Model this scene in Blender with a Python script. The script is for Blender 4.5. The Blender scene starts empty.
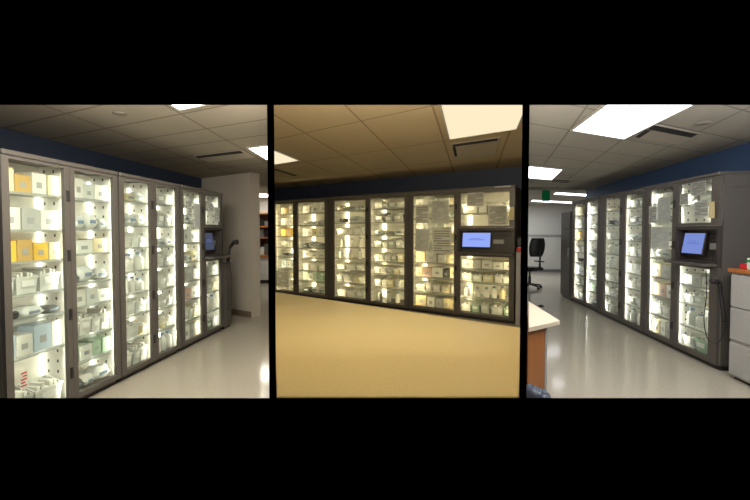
import bpy, bmesh, math, random
from mathutils import Vector, Matrix, noise
random.seed(7)
C = bpy.context.scene.collection
F = 350.0; EYE = 1.43; HORIZON = 232.0; TH = math.radians(1.5)
PY = HORIZON + F*math.tan(TH)
CT, ST = math.cos(TH), math.sin(TH)

def ray(x, y):
    u = (x-375)/F; v = (PY-y)/F
    return Vector((u, CT+v*ST, -ST+v*CT))
def at_z(x, y, z):
    d = ray(x, y); t = (z-EYE)/d.z
    return Vector((d.x*t, d.y*t, z))
def at_y(x, y, Y):
    d = ray(x, y); t = Y/d.y
    return Vector((d.x*t, Y, EYE+d.z*t))

# ------------------------------------------------------------------ materials
def lin(c):
    f = lambda v: (v/255/12.92 if v/255 <= .04045 else ((v/255+.055)/1.055)**2.4)
    return (f(c[0]), f(c[1]), f(c[2]), 1)
def newmat(name):
    m = bpy.data.materials.new(name); m.use_nodes = True
    nt = m.node_tree; nt.nodes.clear()
    out = nt.nodes.new('ShaderNodeOutputMaterial')
    return m, nt, out
def N(nt, t, **kw):
    n = nt.nodes.new(t)
    for k, v in kw.items(): setattr(n, k, v)
    return n
def math_n(nt, op, a, b=None, c=None):
    n = N(nt, 'ShaderNodeMath', operation=op)
    for i, v in enumerate((a, b, c)):
        if v is None: continue
        if isinstance(v, (int, float)): n.inputs[i].default_value = v
        else: nt.links.new(v, n.inputs[i])
    return n.outputs[0]
def mixc(nt, fac, a, b):
    n = N(nt, 'ShaderNodeMix', data_type='RGBA')
    if isinstance(fac, (int, float)): n.inputs[0].default_value = fac
    else: nt.links.new(fac, n.inputs[0])
    for i, v in ((6, a), (7, b)):
        if isinstance(v, tuple): n.inputs[i].default_value = v
        else: nt.links.new(v, n.inputs[i])
    return n.outputs[2]
def principled(nt, out, col, rough=.5, metal=0., spec=.5):
    p = N(nt, 'ShaderNodeBsdfPrincipled')
    if isinstance(col, tuple): p.inputs['Base Color'].default_value = col
    else: nt.links.new(col, p.inputs['Base Color'])
    p.inputs['Roughness'].default_value = rough
    p.inputs['Metallic'].default_value = metal
    p.inputs['Specular IOR Level'].default_value = spec
    nt.links.new(p.outputs[0], out.inputs[0])
    return p
def plain(name, c, rough=.5, metal=0., var=.05, scale=30, spec=.5):
    m, nt, out = newmat(name)
    tc = N(nt, 'ShaderNodeTexCoord'); nz = N(nt, 'ShaderNodeTexNoise'); nz.inputs['Scale'].default_value = scale
    nt.links.new(tc.outputs['Object'], nz.inputs['Vector'])
    b = lin(c)
    lo = tuple(v*(1-var) for v in b[:3])+(1,); hi = tuple(min(1, v*(1+var)) for v in b[:3])+(1,)
    principled(nt, out, mixc(nt, nz.outputs[0], lo, hi), rough, metal, spec)
    return m
def emis(name, c, strength):
    m, nt, out = newmat(name)
    e = N(nt, 'ShaderNodeEmission'); e.inputs[0].default_value = lin(c); e.inputs[1].default_value = strength
    nt.links.new(e.outputs[0], out.inputs[0])
    return m
def glass(name, tint, fac=.06):
    m, nt, out = newmat(name)
    t = N(nt, 'ShaderNodeBsdfTransparent'); t.inputs[0].default_value = lin(tint)
    g = N(nt, 'ShaderNodeBsdfGlossy'); g.inputs['Roughness'].default_value = .03
    mx = N(nt, 'ShaderNodeMixShader'); mx.inputs[0].default_value = fac
    nt.links.new(t.outputs[0], mx.inputs[1]); nt.links.new(g.outputs[0], mx.inputs[2]); nt.links.new(mx.outputs[0], out.inputs[0])
    return m
def speckle(name, c1, c2, c3, rough, scale=90, spec=.5):
    m, nt, out = newmat(name)
    tc = N(nt, 'ShaderNodeTexCoord'); nz = N(nt, 'ShaderNodeTexNoise'); nz.inputs['Scale'].default_value = scale; nz.inputs['Detail'].default_value = 3
    vo = N(nt, 'ShaderNodeTexVoronoi'); vo.inputs['Scale'].default_value = scale*.7
    big = N(nt, 'ShaderNodeTexNoise'); big.inputs['Scale'].default_value = 1.3
    for n in (nz, vo, big): nt.links.new(tc.outputs['Object'], n.inputs['Vector'])
    r = N(nt, 'ShaderNodeMapRange'); r.inputs[1].default_value = .38; r.inputs[2].default_value = .62
    nt.links.new(nz.outputs[0], r.inputs[0])
    base = mixc(nt, r.outputs[0], lin(c1), lin(c2))
    k = math_n(nt, 'LESS_THAN', vo.outputs['Distance'], .22)
    base = mixc(nt, math_n(nt, 'MULTIPLY', k, .5), base, lin(c3))
    base = mixc(nt, math_n(nt, 'MULTIPLY', big.outputs[0], .18), base, tuple(v*.7 for v in lin(c1)[:3])+(1,))
    principled(nt, out, base, rough, 0, spec)
    return m
def ceiling_mat(name, c, line, P0, U, V):
    """drop ceiling: tiles laid out from P0 along the two grid directions U and V"""
    m, nt, out = newmat(name)
    tc = N(nt, 'ShaderNodeTexCoord'); sp = N(nt, 'ShaderNodeSeparateXYZ'); nt.links.new(tc.outputs['Object'], sp.inputs[0])
    x = math_n(nt, 'SUBTRACT', sp.outputs[0], P0.x); y = math_n(nt, 'SUBTRACT', sp.outputs[1], P0.y)
    det = U.x*V.y-U.y*V.x
    a = math_n(nt, 'ADD', math_n(nt, 'MULTIPLY', x, V.y/det), math_n(nt, 'MULTIPLY', y, -V.x/det))
    b = math_n(nt, 'ADD', math_n(nt, 'MULTIPLY', x, -U.y/det), math_n(nt, 'MULTIPLY', y, U.x/det))
    def edge(q, vec):
        f = math_n(nt, 'FRACT', q); d = math_n(nt, 'ABSOLUTE', math_n(nt, 'SUBTRACT', f, .5))
        return math_n(nt, 'GREATER_THAN', d, .5-.011/vec.length)
    e = math_n(nt, 'MAXIMUM', edge(a, U), edge(b, V))
    nz = N(nt, 'ShaderNodeTexNoise'); nz.inputs['Scale'].default_value = 60; nt.links.new(tc.outputs['Object'], nz.inputs['Vector'])
    base = mixc(nt, nz.outputs[0], tuple(v*.9 for v in lin(c)[:3])+(1,), lin(c))
    principled(nt, out, mixc(nt, e, base, lin(line)), .9, 0, .1)
    return m
def holes_mat(name, c):
    """white liner panel punched with columns of dark shelf-clip slots"""
    m, nt, out = newmat(name)
    tc = N(nt, 'ShaderNodeTexCoord'); sp = N(nt, 'ShaderNodeSeparateXYZ'); nt.links.new(tc.outputs['Object'], sp.inputs[0])
    fy = math_n(nt, 'ABSOLUTE', math_n(nt, 'SUBTRACT', math_n(nt, 'FRACT', math_n(nt, 'DIVIDE', sp.outputs[1], .085)), .5))
    fz = math_n(nt, 'ABSOLUTE', math_n(nt, 'SUBTRACT', math_n(nt, 'FRACT', math_n(nt, 'DIVIDE', sp.outputs[2], .085)), .5))
    k = math_n(nt, 'MULTIPLY', math_n(nt, 'LESS_THAN', fy, .09), math_n(nt, 'LESS_THAN', fz, .14))
    principled(nt, out, mixc(nt, k, lin(c), lin((40, 38, 36))), .5)
    return m
def printed(name, paper, ink, sx, sz, dens):
    """printed sheet: rows of grey print blocks on paper"""
    m, nt, out = newmat(name)
    tc = N(nt, 'ShaderNodeTexCoord'); sp = N(nt, 'ShaderNodeSeparateXYZ'); nt.links.new(tc.outputs['Generated'], sp.inputs[0])
    rows = math_n(nt, 'LESS_THAN', math_n(nt, 'FRACT', math_n(nt, 'MULTIPLY', sp.outputs[2], sz)), .5)
    cell = N(nt, 'ShaderNodeTexWhiteNoise', noise_dimensions='2D')
    cb = N(nt, 'ShaderNodeCombineXYZ')
    nt.links.new(math_n(nt, 'FLOOR', math_n(nt, 'MULTIPLY', sp.outputs[0], sx)), cb.inputs[0])
    nt.links.new(math_n(nt, 'FLOOR', math_n(nt, 'MULTIPLY', sp.outputs[2], sz)), cb.inputs[1])
    nt.links.new(cb.outputs[0], cell.inputs['Vector'])
    k = math_n(nt, 'MULTIPLY', rows, math_n(nt, 'LESS_THAN', cell.outputs[0], dens))
    inx = math_n(nt, 'LESS_THAN', math_n(nt, 'ABSOLUTE', math_n(nt, 'SUBTRACT', sp.outputs[0], .5)), .42)
    inz = math_n(nt, 'LESS_THAN', math_n(nt, 'ABSOLUTE', math_n(nt, 'SUBTRACT', sp.outputs[2], .5)), .44)
    k = math_n(nt, 'MULTIPLY', k, math_n(nt, 'MULTIPLY', inx, inz))
    colour = mixc(nt, k, lin(paper), lin(ink))
    p = principled(nt, out, colour, .7); tr = N(nt, 'ShaderNodeBsdfTranslucent'); nt.links.new(colour, tr.inputs[0])
    ms = N(nt, 'ShaderNodeMixShader'); ms.inputs[0].default_value = .65
    nt.links.new(p.outputs[0], ms.inputs[1]); nt.links.new(tr.outputs[0], ms.inputs[2]); nt.links.new(ms.outputs[0], out.inputs[0])
    return m
def wood(name, c1, c2):
    m, nt, out = newmat(name)
    tc = N(nt, 'ShaderNodeTexCoord'); mp = N(nt, 'ShaderNodeMapping'); mp.inputs['Scale'].default_value = (14, 14, 1.2)
    nz = N(nt, 'ShaderNodeTexNoise'); nz.inputs['Scale'].default_value = 3; nz.inputs['Detail'].default_value = 5
    nt.links.new(tc.outputs['Object'], mp.inputs[0]); nt.links.new(mp.outputs[0], nz.inputs['Vector'])
    principled(nt, out, mixc(nt, nz.outputs[0], lin(c1), lin(c2)), .4)
    return m

M = {}
M['black'] = plain('matte_black_paint', (2, 2, 2), 1, spec=0)
M['frame'] = plain('grey_powder_coat', (92, 87, 82), .42, .1, .06, 40)
M['frame_dark'] = plain('dark_grey_powder_coat', (66, 60, 57), .45, .1)
M['liner'] = holes_mat('punched_white_liner', (232, 230, 222))
M['back'] = plain('white_back_panel', (228, 226, 216), .5, 0, .02)
m, nt, out = newmat('frosted_shelf'); M['shelf'] = m
_t = N(nt, 'ShaderNodeBsdfTransparent'); _d = N(nt, 'ShaderNodeBsdfTranslucent'); _d.inputs[0].default_value = lin((225, 228, 224)); _p = N(nt, 'ShaderNodeBsdfDiffuse'); _p.inputs[0].default_value = lin((205, 208, 204))
_m = N(nt, 'ShaderNodeMixShader'); _m.inputs[0].default_value = .5; nt.links.new(_d.outputs[0], _m.inputs[1]); nt.links.new(_p.outputs[0], _m.inputs[2])
_n = N(nt, 'ShaderNodeMixShader'); _n.inputs[0].default_value = .5; nt.links.new(_t.outputs[0], _n.inputs[1]); nt.links.new(_m.outputs[0], _n.inputs[2]); nt.links.new(_n.outputs[0], out.inputs[0])
M['lip'] = plain('grey_shelf_lip', (150, 152, 150), .3, .3, .03)
M['dark'] = plain('dark_plastic', (38, 34, 33), .4)
M['blackp'] = plain('black_plastic', (16, 16, 17), .45)
M['glass'] = glass('clear_door_glass', (244, 247, 244), .055)
M['strip_l'] = emis('cool_light_strip', (255, 250, 232), 5)
M['strip_c'] = emis('warm_light_strip', (255, 232, 184), 5)
M['strip_r'] = emis('neutral_light_strip', (255, 250, 236), 6)
M['fstrip_l'] = emis('cool_front_fill', (255, 248, 228), 60)
M['fstrip_c'] = emis('warm_front_fill', (255, 230, 182), 235)
M['fstrip_r'] = emis('neutral_front_fill', (255, 250, 238), 130)
M['screen_l'] = emis('dim_screen', (120, 128, 160), .35)
M['screen_r'] = emis('blue_screen', (140, 162, 240), .75)
M['beige'] = plain('beige_wall_paint', (196, 186, 170), .7, 0, .03, 3)
M['offwhite'] = plain('white_wall_paint', (214, 214, 210), .7, 0, .02, 3)
M['blue_l'] = plain('navy_wall_left', (38, 50, 70), .6, 0, .04, 3)
M['blue_c'] = plain('navy_wall_middle', (48, 56, 78), .6, 0, .04, 3)
M['blue_r'] = plain('navy_wall_right', (54, 80, 120), .6, 0, .04, 3)
M['base'] = plain('tan_baseboard', (118, 100, 82), .5)
M['floor_l'] = speckle('vinyl_floor_left', (182, 174, 158), (164, 156, 141), (148, 140, 127), .11)
M['floor_c'] = speckle('vinyl_floor_middle', (180, 170, 150), (164, 154, 134), (150, 144, 130), .3)
M['floor_r'] = speckle('vinyl_floor_right', (196, 189, 174), (178, 171, 156), (150, 146, 134), .12)
M['counter'] = speckle('speckled_laminate', (222, 202, 152), (212, 192, 140), (188, 166, 114), .35, 170)
M['lamp_l'] = emis('lamp_diffuser_left', (255, 250, 236), 18)
M['lamp_c'] = emis('lamp_diffuser_middle', (255, 238, 200), 1.0)
M['lamp_r'] = emis('lamp_diffuser_right', (250, 251, 255), 4.5)
M['tbar'] = plain('lamp_frame_metal', (190, 186, 178), .5)
M['vent'] = plain('vent_metal', (186, 178, 164), .6)
M['slot'] = plain('vent_slot', (30, 28, 27), .7)
M['screen'] = emis('lit_screen', (150, 172, 250), 1.0)
M['screen_txt'] = emis('screen_print', (110, 130, 215), .8)
M['sheet'] = printed('printed_sheet', (226, 226, 222), (150, 150, 150), 5, 16, .8)
M['table_sheet'] = printed('dense_table_sheet', (226, 226, 222), (150, 150, 150), 4, 11, .8)
M['grey_sheet'] = printed('grey_sheet', (220, 221, 219), (190, 190, 190), 6, 26, .7)
M['yellow_tag'] = plain('yellowed_tag', (214, 200, 150), .6)
M['wood_top'] = plain('pale_laminate', (226, 212, 188), .4, 0, .03, 60)
M['wood_panel'] = wood('orange_oak', (190, 122, 62), (160, 94, 44))
M['wood_dark'] = wood('dark_oak', (110, 66, 34), (84, 48, 24))
M['file'] = plain('light_grey_steel', (172, 171, 170), .45)
M['liner_bag'] = plain('bluish_plastic_bag', (96, 106, 124), .25, 0, .3, 18)
M['red'] = plain('red_card', (200, 30, 40), .5)
M['green'] = plain('green_card', (40, 140, 60), .5)
M['exit'] = emis('green_sign', (20, 104, 60), .3)
M['disc'] = plain('detector_shell', (128, 121, 110), .7)
COL = {
    'white': plain('white_card', (222, 220, 212), .6), 'cream': plain('cream_card', (222, 208, 168), .6),
    'grey': plain('grey_card', (178, 178, 173), .6), 'frosted': plain('frosted_plastic', (220, 221, 214), .3),
    'tan': plain('tan_card', (196, 160, 92), .6), 'yellow': plain('yellow_card', (228, 184, 62), .6),
    'pale blue': plain('pale_blue_card', (186, 202, 216), .5), 'green': plain('pale_green_card', (160, 188, 162), .5),
    'black': M['blackp'], 'clear': plain('milky_plastic', (210, 212, 206), .25),
    'charcoal': plain('charcoal_plastic', (92, 92, 92), .5), 'pink': plain('dusty_pink_card', (214, 178, 166), .6),
}
M['label_grey'] = plain('printed_label', (160, 160, 158), .6)
M['label_white'] = plain('white_label', (236, 236, 232), .6)
M['label_blue'] = plain('blue_label', (132, 150, 172), .6)

# ------------------------------------------------------------------ mesh helpers
def box(bm, x0, x1, y0, y1, z0, z1):
    v = [bm.verts.new((x, y, z)) for z in (z0, z1) for y in (y0, y1) for x in (x0, x1)]
    for f in ((0, 2, 3, 1), (4, 5, 7, 6), (0, 1, 5, 4), (2, 6, 7, 3), (0, 4, 6, 2), (1, 3, 7, 5)):
        bm.faces.new([v[i] for i in f])
def prism(bm, pts, z0, z1):
    lo = [bm.verts.new((p[0], p[1], z0)) for p in pts]; hi = [bm.verts.new((p[0], p[1], z1)) for p in pts]
    n = len(pts)
    bm.faces.new(list(reversed(lo))); bm.faces.new(hi)
    for i in range(n): bm.faces.new((lo[i], lo[(i+1) % n], hi[(i+1) % n], hi[i]))
def tube(bm, pts, r, seg=8):
    pts = [Vector(p) for p in pts]; rings = []
    for i, p in enumerate(pts):
        d = (pts[min(i+1, len(pts)-1)]-pts[max(i-1, 0)]).normalized()
        a = d.cross(Vector((.13, .29, 1)) if abs(d.z) < .9 else Vector((1, .2, 0))).normalized(); b = d.cross(a)
        rr = r[i] if isinstance(r, (list, tuple)) else r
        rings.append([bm.verts.new(p+a*rr*math.cos(k*2*math.pi/seg)+b*rr*math.sin(k*2*math.pi/seg)) for k in range(seg)])
    for q, w in zip(rings, rings[1:]):
        for k in range(seg): bm.faces.new((q[k], q[(k+1) % seg], w[(k+1) % seg], w[k]))
    bm.faces.new(list(reversed(rings[0]))); bm.faces.new(rings[-1])
def lathe(bm, prof, cx=0, cy=0, seg=20):
    rings = [[bm.verts.new((cx+r*math.cos(k*2*math.pi/seg), cy+r*math.sin(k*2*math.pi/seg), z)) for k in range(seg)] for r, z in prof]
    for q, w in zip(rings, rings[1:]):
        for k in range(seg): bm.faces.new((q[k], q[(k+1) % seg], w[(k+1) % seg], w[k]))
    bm.faces.new(list(reversed(rings[0]))); bm.faces.new(rings[-1])
def spline(pts, n=8):
    pts = [Vector(p) for p in pts]; P = [pts[0]]+pts+[pts[-1]]; out = []
    for i in range(1, len(P)-2):
        for k in range(n):
            t = k/n; a, b, c, d = P[i-1], P[i], P[i+1], P[i+2]
            out.append(.5*((2*b)+(c-a)*t+(2*a-5*b+4*c-d)*t*t+(3*b-a-3*c+d)*t**3))
    return out+[pts[-1]]
def bev(bm, w, seg=1):
    bmesh.ops.recalc_face_normals(bm, faces=bm.faces)
    bmesh.ops.bevel(bm, geom=list(bm.edges), offset=w, segments=seg, affect='EDGES')
def obj(name, bm, mat, parent=None, smooth=False, link=True):
    bmesh.ops.recalc_face_normals(bm, faces=bm.faces)
    me = bpy.data.meshes.new(name); bm.to_mesh(me); bm.free()
    if mat: me.materials.append(mat)
    if smooth:
        for p in me.polygons: p.use_smooth = True
    o = bpy.data.objects.new(name, me)
    if link: C.objects.link(o)
    o.parent = parent
    return o
def bx(name, mat, parent, *b, bevel=0):
    bm = bmesh.new(); box(bm, *b)
    if bevel: bev(bm, bevel)
    return obj(name, bm, mat, parent)
def tag(o, label, cat, group=None):
    o['label'] = label; o['category'] = cat
    if group: o['group'] = group
    return o
def thing(name, label, cat, loc, rz=0., group=None):
    o = bpy.data.objects.new(name, None); C.objects.link(o); o.empty_display_size = .1
    o.location = loc; o.rotation_euler = (0, 0, rz)
    return tag(o, label, cat, group)
def struct(name, bm, mat, parent=None):
    o = obj(name, bm, mat, parent)
    if parent is None: o['kind'] = 'structure'
    return o
def vwall(bm, p, q, z0, z1, t):
    """wall slab from p to q; thickness t to the left of the direction p>q"""
    d = (Vector(q[:2])-Vector(p[:2])).normalized(); n = Vector((-d.y, d.x))*t
    prism(bm, [(p[0], p[1]), (q[0], q[1]), (q[0]+n.x, q[1]+n.y), (p[0]+n.x, p[1]+n.y)], z0, z1)

# ------------------------------------------------------------------ rooms
H1, H2, H3 = EYE+.98, EYE+1.107, EYE+.96
YF, TF = 1.55, .06                                     # black border round the three views, built as a wall with openings
RL, RR = (271.5-375)/F, (524.5-375)/F
WZ0, WZ1 = -.02, 2.75

# border wall: one slab with three rectangular openings, reveals splayed towards the rooms
bm = bmesh.new()
top, bot = at_y(375, 105, YF).z, at_y(375, 398, YF).z
X = lambda px: (px-375)/F*YF
opens = [(X(-60), X(268)), (X(275), X(521)), (X(528), X(810))]
def lattice(Y, grow):
    xs = [-4.6]
    for a, b in opens: xs += [a*grow-(.002 if grow > 1 else 0), b*grow+(.002 if grow > 1 else 0)]
    for i in (2, 4):
        if grow > 1:
            mid = (xs[i]+xs[i+1])/2; xs[i] = min(xs[i], mid-.004); xs[i+1] = max(xs[i+1], mid+.004)
    xs.append(4.8)
    zs = [WZ0, EYE+(bot-EYE)*grow, EYE+(top-EYE)*grow, WZ1]
    return [[bm.verts.new((x, Y, z)) for x in xs] for z in zs]
A, B = lattice(YF, 1), lattice(YF+TF, 1.0+TF/YF+.004)
for i in range(3):
    for j in range(7):
        if i == 1 and j in (1, 3, 5):
            for (a, b) in (((i, j), (i, j+1)), ((i, j+1), (i+1, j+1)), ((i+1, j+1), (i+1, j)), ((i+1, j), (i, j))):
                bm.faces.new((A[a[0]][a[1]], A[b[0]][b[1]], B[b[0]][b[1]], B[a[0]][a[1]]))
        else:
            bm.faces.new((A[i][j], A[i][j+1], A[i+1][j+1], A[i+1][j]))
            bm.faces.new((B[i][j], B[i+1][j], B[i+1][j+1], B[i][j+1]))
struct('border_wall', bm, M['black'])
Y0 = YF+TF+.012

# partitions between the rooms
def radial(k, Y, off=0): return (k*Y+off, Y)
bm = bmesh.new(); vwall(bm, radial(RL, Y0, .012), radial(RL, 10.3, .012), 0, WZ1, .024); struct('wall_partition_left', bm, M['beige'])
bm = bmesh.new(); vwall(bm, radial(RR, Y0, .012), radial(RR, 5.93, .012), 0, WZ1, .024); struct('wall_partition_right', bm, M['beige'])

class Room:
    def __init__(s, name, p, q, H, strip):             # p: front-left floor corner of the run, q: a point further right along it
        s.name = name; s.p = Vector((p[0], p[1], 0)); s.d = (Vector((q[0], q[1], 0))-s.p).normalized()
        s.n = Vector((-s.d.y, s.d.x, 0)); s.rz = math.atan2(s.d.y, s.d.x); s.H = H; s.strip, s.fstrip, s.screen = strip
    def hit(s, px, py, off=0):
        r = ray(px, py); o = s.p+s.n*off
        t = o.dot(s.n)/r.dot(s.n); w = r*t
        return (w-s.p).dot(s.d), w.z+EYE
    def S(s, px): return s.hit(px, 250)[0]
    def W(s, a, t=0, z=0): return s.p+s.d*a+s.n*t+Vector((0, 0, z))

R1 = Room('left', (-2.4301, 2.9797), (-2.2133, 4.9461), 1.99, (M['strip_l'], M['fstrip_l'], M['screen_l']))
r2d = Vector((.854, -.52)).normalized()
R2 = Room('middle', (.456, 6.38), (.456+r2d.x, 6.38+r2d.y), 2.15, (M['strip_c'], M['fstrip_c'], M['screen']))
R3 = Room('right', (3.7413, 5.0994), (3.507, 3.5528), 2.047, (M['strip_r'], M['fstrip_r'], M['screen_r']))

# --- left room shell
corner, wend = Vector((-3.21, 6.45)), Vector((-2.06, 5.807))
bm = bmesh.new(); prism(bm, [(-4.3, Y0), radial(RL, Y0, -.014), radial(RL, 10.2, -.014), (-4.3, 10.2)], -.1, 0); struct('floor_left', bm, M['floor_l'])
def gridpts(c, p0, pu, pv):
    P, U, V = (at_z(*q, EYE+c) for q in (p0, pu, pv)); return P, U-P, V-P
G1 = gridpts(.98, (66, 113.5), (108, 129), (123, 100)); G1 = (G1[0], G1[1]*.95, G1[2]*1.36)
G2 = gridpts(1.107, (305, 133), (361, 121), (344, 156))
G3 = gridpts(.96, (623.5, 139), (605.5, 152), (569.5, 130))
bm = bmesh.new(); prism(bm, [(-4.3, Y0), radial(RL, Y0, -.014), radial(RL, 10.2, -.014), (-4.3, 10.2)], H1, H1+.05)
struct('ceiling_left', bm, ceiling_mat('ceiling_tiles_left', (176, 168, 154), (136, 128, 115), *G1))
bm = bmesh.new(); vwall(bm, (-3.68, Y0), (-3.17, 6.5), 0, H1, .1); struct('wall_left', bm, M['blue_l'])
wd = (wend-corner).normalized()
bm = bmesh.new(); vwall(bm, corner-wd*.05, wend, 0, H1, .16); struct('wall_end', bm, M['beige'])
bm = bmesh.new(); e0 = wend+wd*.002
wn = Vector((-wd.y, wd.x))
prism(bm, [tuple(e0-wn*.01), tuple(e0+wd*.022-wn*.01), tuple(e0+wd*.022+wn*.17), tuple(e0+wn*.17)], 0, H1); struct('trim_1', bm, plain('pale_trim_paint', (190, 180, 164), .6))
bm = bmesh.new(); vwall(bm, wend-wn*.014+wd*.0, corner+wd*.05-wn*.014, 0.0, .1, -.012); struct('baseboard_end', bm, M['base'])
bm = bmesh.new(); prism(bm, [(-4.3, 10.2), (-2.95, 10.2), (-2.95, 10.3), (-4.3, 10.3)], 0, H1); struct('wall_back_left', bm, M['offwhite'])
bm = bmesh.new(); prism(bm, [(-4.4, 6.6), (-4.3, 6.6), (-4.3, 10.2), (-4.4, 10.2)], 0, H1); struct('wall_corridor', bm, M['offwhite'])

# --- middle room shell
off2 = .65
w2l = Vector((-2.676, 9.05)); w2r = Vector((2.515, 5.887))
poly2 = [radial(RL, Y0, .014), radial(RR, Y0, -.014), tuple(w2r), tuple(w2l)]
bm = bmesh.new(); prism(bm, poly2, -.1, 0); struct('floor_middle', bm, M['floor_c'])
bm = bmesh.new(); prism(bm, poly2, H2, H2+.05); struct('ceiling_middle', bm, ceiling_mat('ceiling_tiles_middle', (200, 186, 160), (158, 142, 116), *G2))
bm = bmesh.new(); vwall(bm, tuple(w2r), tuple(w2l), 0, H2, -.06); struct('wall_back_middle', bm, M['blue_c'])

# --- right room shell
poly3 = [radial(RR, Y0, .014), (3.62, Y0), (4.86, 8.1), (9.0, 8.1), (9.0, 12.6), (2.2, 12.6), (2.2, 6.5), (2.56, 5.97)]
bm = bmesh.new(); prism(bm, poly3, -.1, 0); struct('floor_right', bm, M['floor_r'])
bm = bmesh.new(); prism(bm, poly3, H3, H3+.05); struct('ceiling_right', bm, ceiling_mat('ceiling_tiles_right', (184, 180, 170), (142, 138, 129), *G3))
bm = bmesh.new(); vwall(bm, (4.83, 8.03), (3.59, Y0), 0, H3, .1); struct('wall_right', bm, M['blue_r'])
bm = bmesh.new(); prism(bm, [(2.2, 12.5), (9, 12.5), (9, 12.6), (2.2, 12.6)], 0, H3); struct('wall_back_right', bm, M['offwhite'])
bm = bmesh.new(); prism(bm, [(2.12, 6.6), (2.2, 6.6), (2.2, 12.6), (2.12, 12.6)], 0, H3); struct('wall_side_right', bm, M['offwhite'])
bm = bmesh.new(); box(bm, 4.95, 8.9, 8.12, 8.2, 0, H3); struct('wall_return_right', bm, M['offwhite'])
bm = bmesh.new(); box(bm, 2.25, 8.95, 12.46, 12.49, 1.28, 1.34); struct('trim_2', bm, plain('grey_rail', (170, 172, 172), .5))
bm = bmesh.new(); box(bm, 2.25, 8.95, 12.47, 12.49, 0, .1); struct('baseboard_back_right', bm, plain('grey_baseboard', (120, 122, 124), .5))
bm = bmesh.new(); box(bm, 2.45, 4.78, 7.55, 7.63, H3-.05, H3-.002); struct('trim_3', bm, plain('soffit_paint', (128, 124, 116), .8))

# ------------------------------------------------------------------ ceiling fittings
def gp(G, a, b): return (G[0]+G[1]*a+G[2]*b).xy
def clip(poly, planes):
    for nx, ny, c in planes:                              # keep nx*x + ny*y >= c
        out = []
        for i, p in enumerate(poly):
            q = poly[(i+1) % len(poly)]; a = nx*p[0]+ny*p[1]-c; b = nx*q[0]+ny*q[1]-c
            if a >= 0: out.append(p)
            if a*b < 0: k = a/(a-b); out.append((p[0]+(q[0]-p[0])*k, p[1]+(q[1]-p[1])*k))
        poly = out
        if not poly: return poly
    return poly
def para(bm, G, a0, a1, b0, b1, z0, z1, planes=(), c=None):
    poly = [tuple(gp(G, *q)) for q in ((a0, b0), (a1, b0), (a1, b1), (a0, b1))]
    if planes: poly = [(x-c.x, y-c.y) for x, y in clip([(x+c.x, y+c.y) for x, y in poly], planes)]
    if len(poly) > 2: prism(bm, poly, z0, z1)
BOUND = {H1: [(0, 1, Y0+.03), (-1, RL, .03)], H2: [(0, 1, Y0+.03), (1, -RL, .03), (-1, RR, .03)], H3: [(0, 1, Y0+.03), (1, -RR, .03)]}
def lamp(G, H, a0, a1, b0, b1, mat, label, group):
    c = gp(G, (a0+a1)/2, (b0+b1)/2)
    t = thing('ceiling_light', label, 'ceiling light', (c.x, c.y, H), 0, group)
    G = (G[0]-Vector((c.x, c.y, 0)), G[1], G[2])
    ea, eb = .022/G[1].length, .022/G[2].length
    bm = bmesh.new()
    for q in ((a0, a1, b0, b0+eb), (a0, a1, b1-eb, b1), (a0, a0+ea, b0+eb, b1-eb), (a1-ea, a1, b0+eb, b1-eb)): para(bm, G, *q, -.014, -.001, BOUND[H], c)
    obj('light_frame', bm, M['tbar'], t)
    bm = bmesh.new(); para(bm, G, a0+ea, a1-ea, b0+eb, b1-eb, -.009, -.002, BOUND[H], c); obj('diffuser', bm, mat, t)
lamp(G1, H1, -2.1, .8, 1.05, 2.0, M['lamp_l'], 'bright ceiling panel cut by the top of the left photo', 'lights of the left room')
lamp(G1, H1, 3.84, 5.58, 1.09, 2.05, M['lamp_l'], 'bright ceiling panel beside the vent, right edge of the left room', 'lights of the left room')
lamp((Vector((-2.75, 9.4, 0)), Vector((0, 1, 0)), Vector((1, 0, 0))), H1, -.45, .3, -.5, .0, M['lamp_l'], 'small distant ceiling panel seen through the doorway past the beige wall', 'lights of the left room')
lamp(G2, H2, 2.08, 3.1, -.6, .96, M['lamp_c'], 'large cream ceiling panel over the console cabinet in the middle room', 'lights of the middle room')
lamp(G2, H2, -1.95, -1.02, -.35, .88, M['lamp_c'], 'cream ceiling panel at the left edge of the middle room', 'lights of the middle room')
lamp((G3[0], G3[1]+G3[2]*.145, G3[2]), H3, -2.3, -.02, .0, 1.0, M['lamp_r'], 'largest white ceiling panel, above the three cabinets of the right room', 'lights of the right room')
lamp(G3, H3, 3.15, 5.0, .45, 1.38, M['lamp_r'], 'white ceiling panel at the left edge of the right room', 'lights of the right room')
lamp(G3, H3, 7.9, 8.75, -1.75, -.2, M['lamp_r'], 'distant strip of ceiling light nearer the blue wall, beside the exit sign', 'lights of the right room')
lamp(G3, H3, 11.6, 12.6, -2.0, .35, M['lamp_r'], 'farthest strip of ceiling light, below the exit sign', 'lights of the right room')

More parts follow.
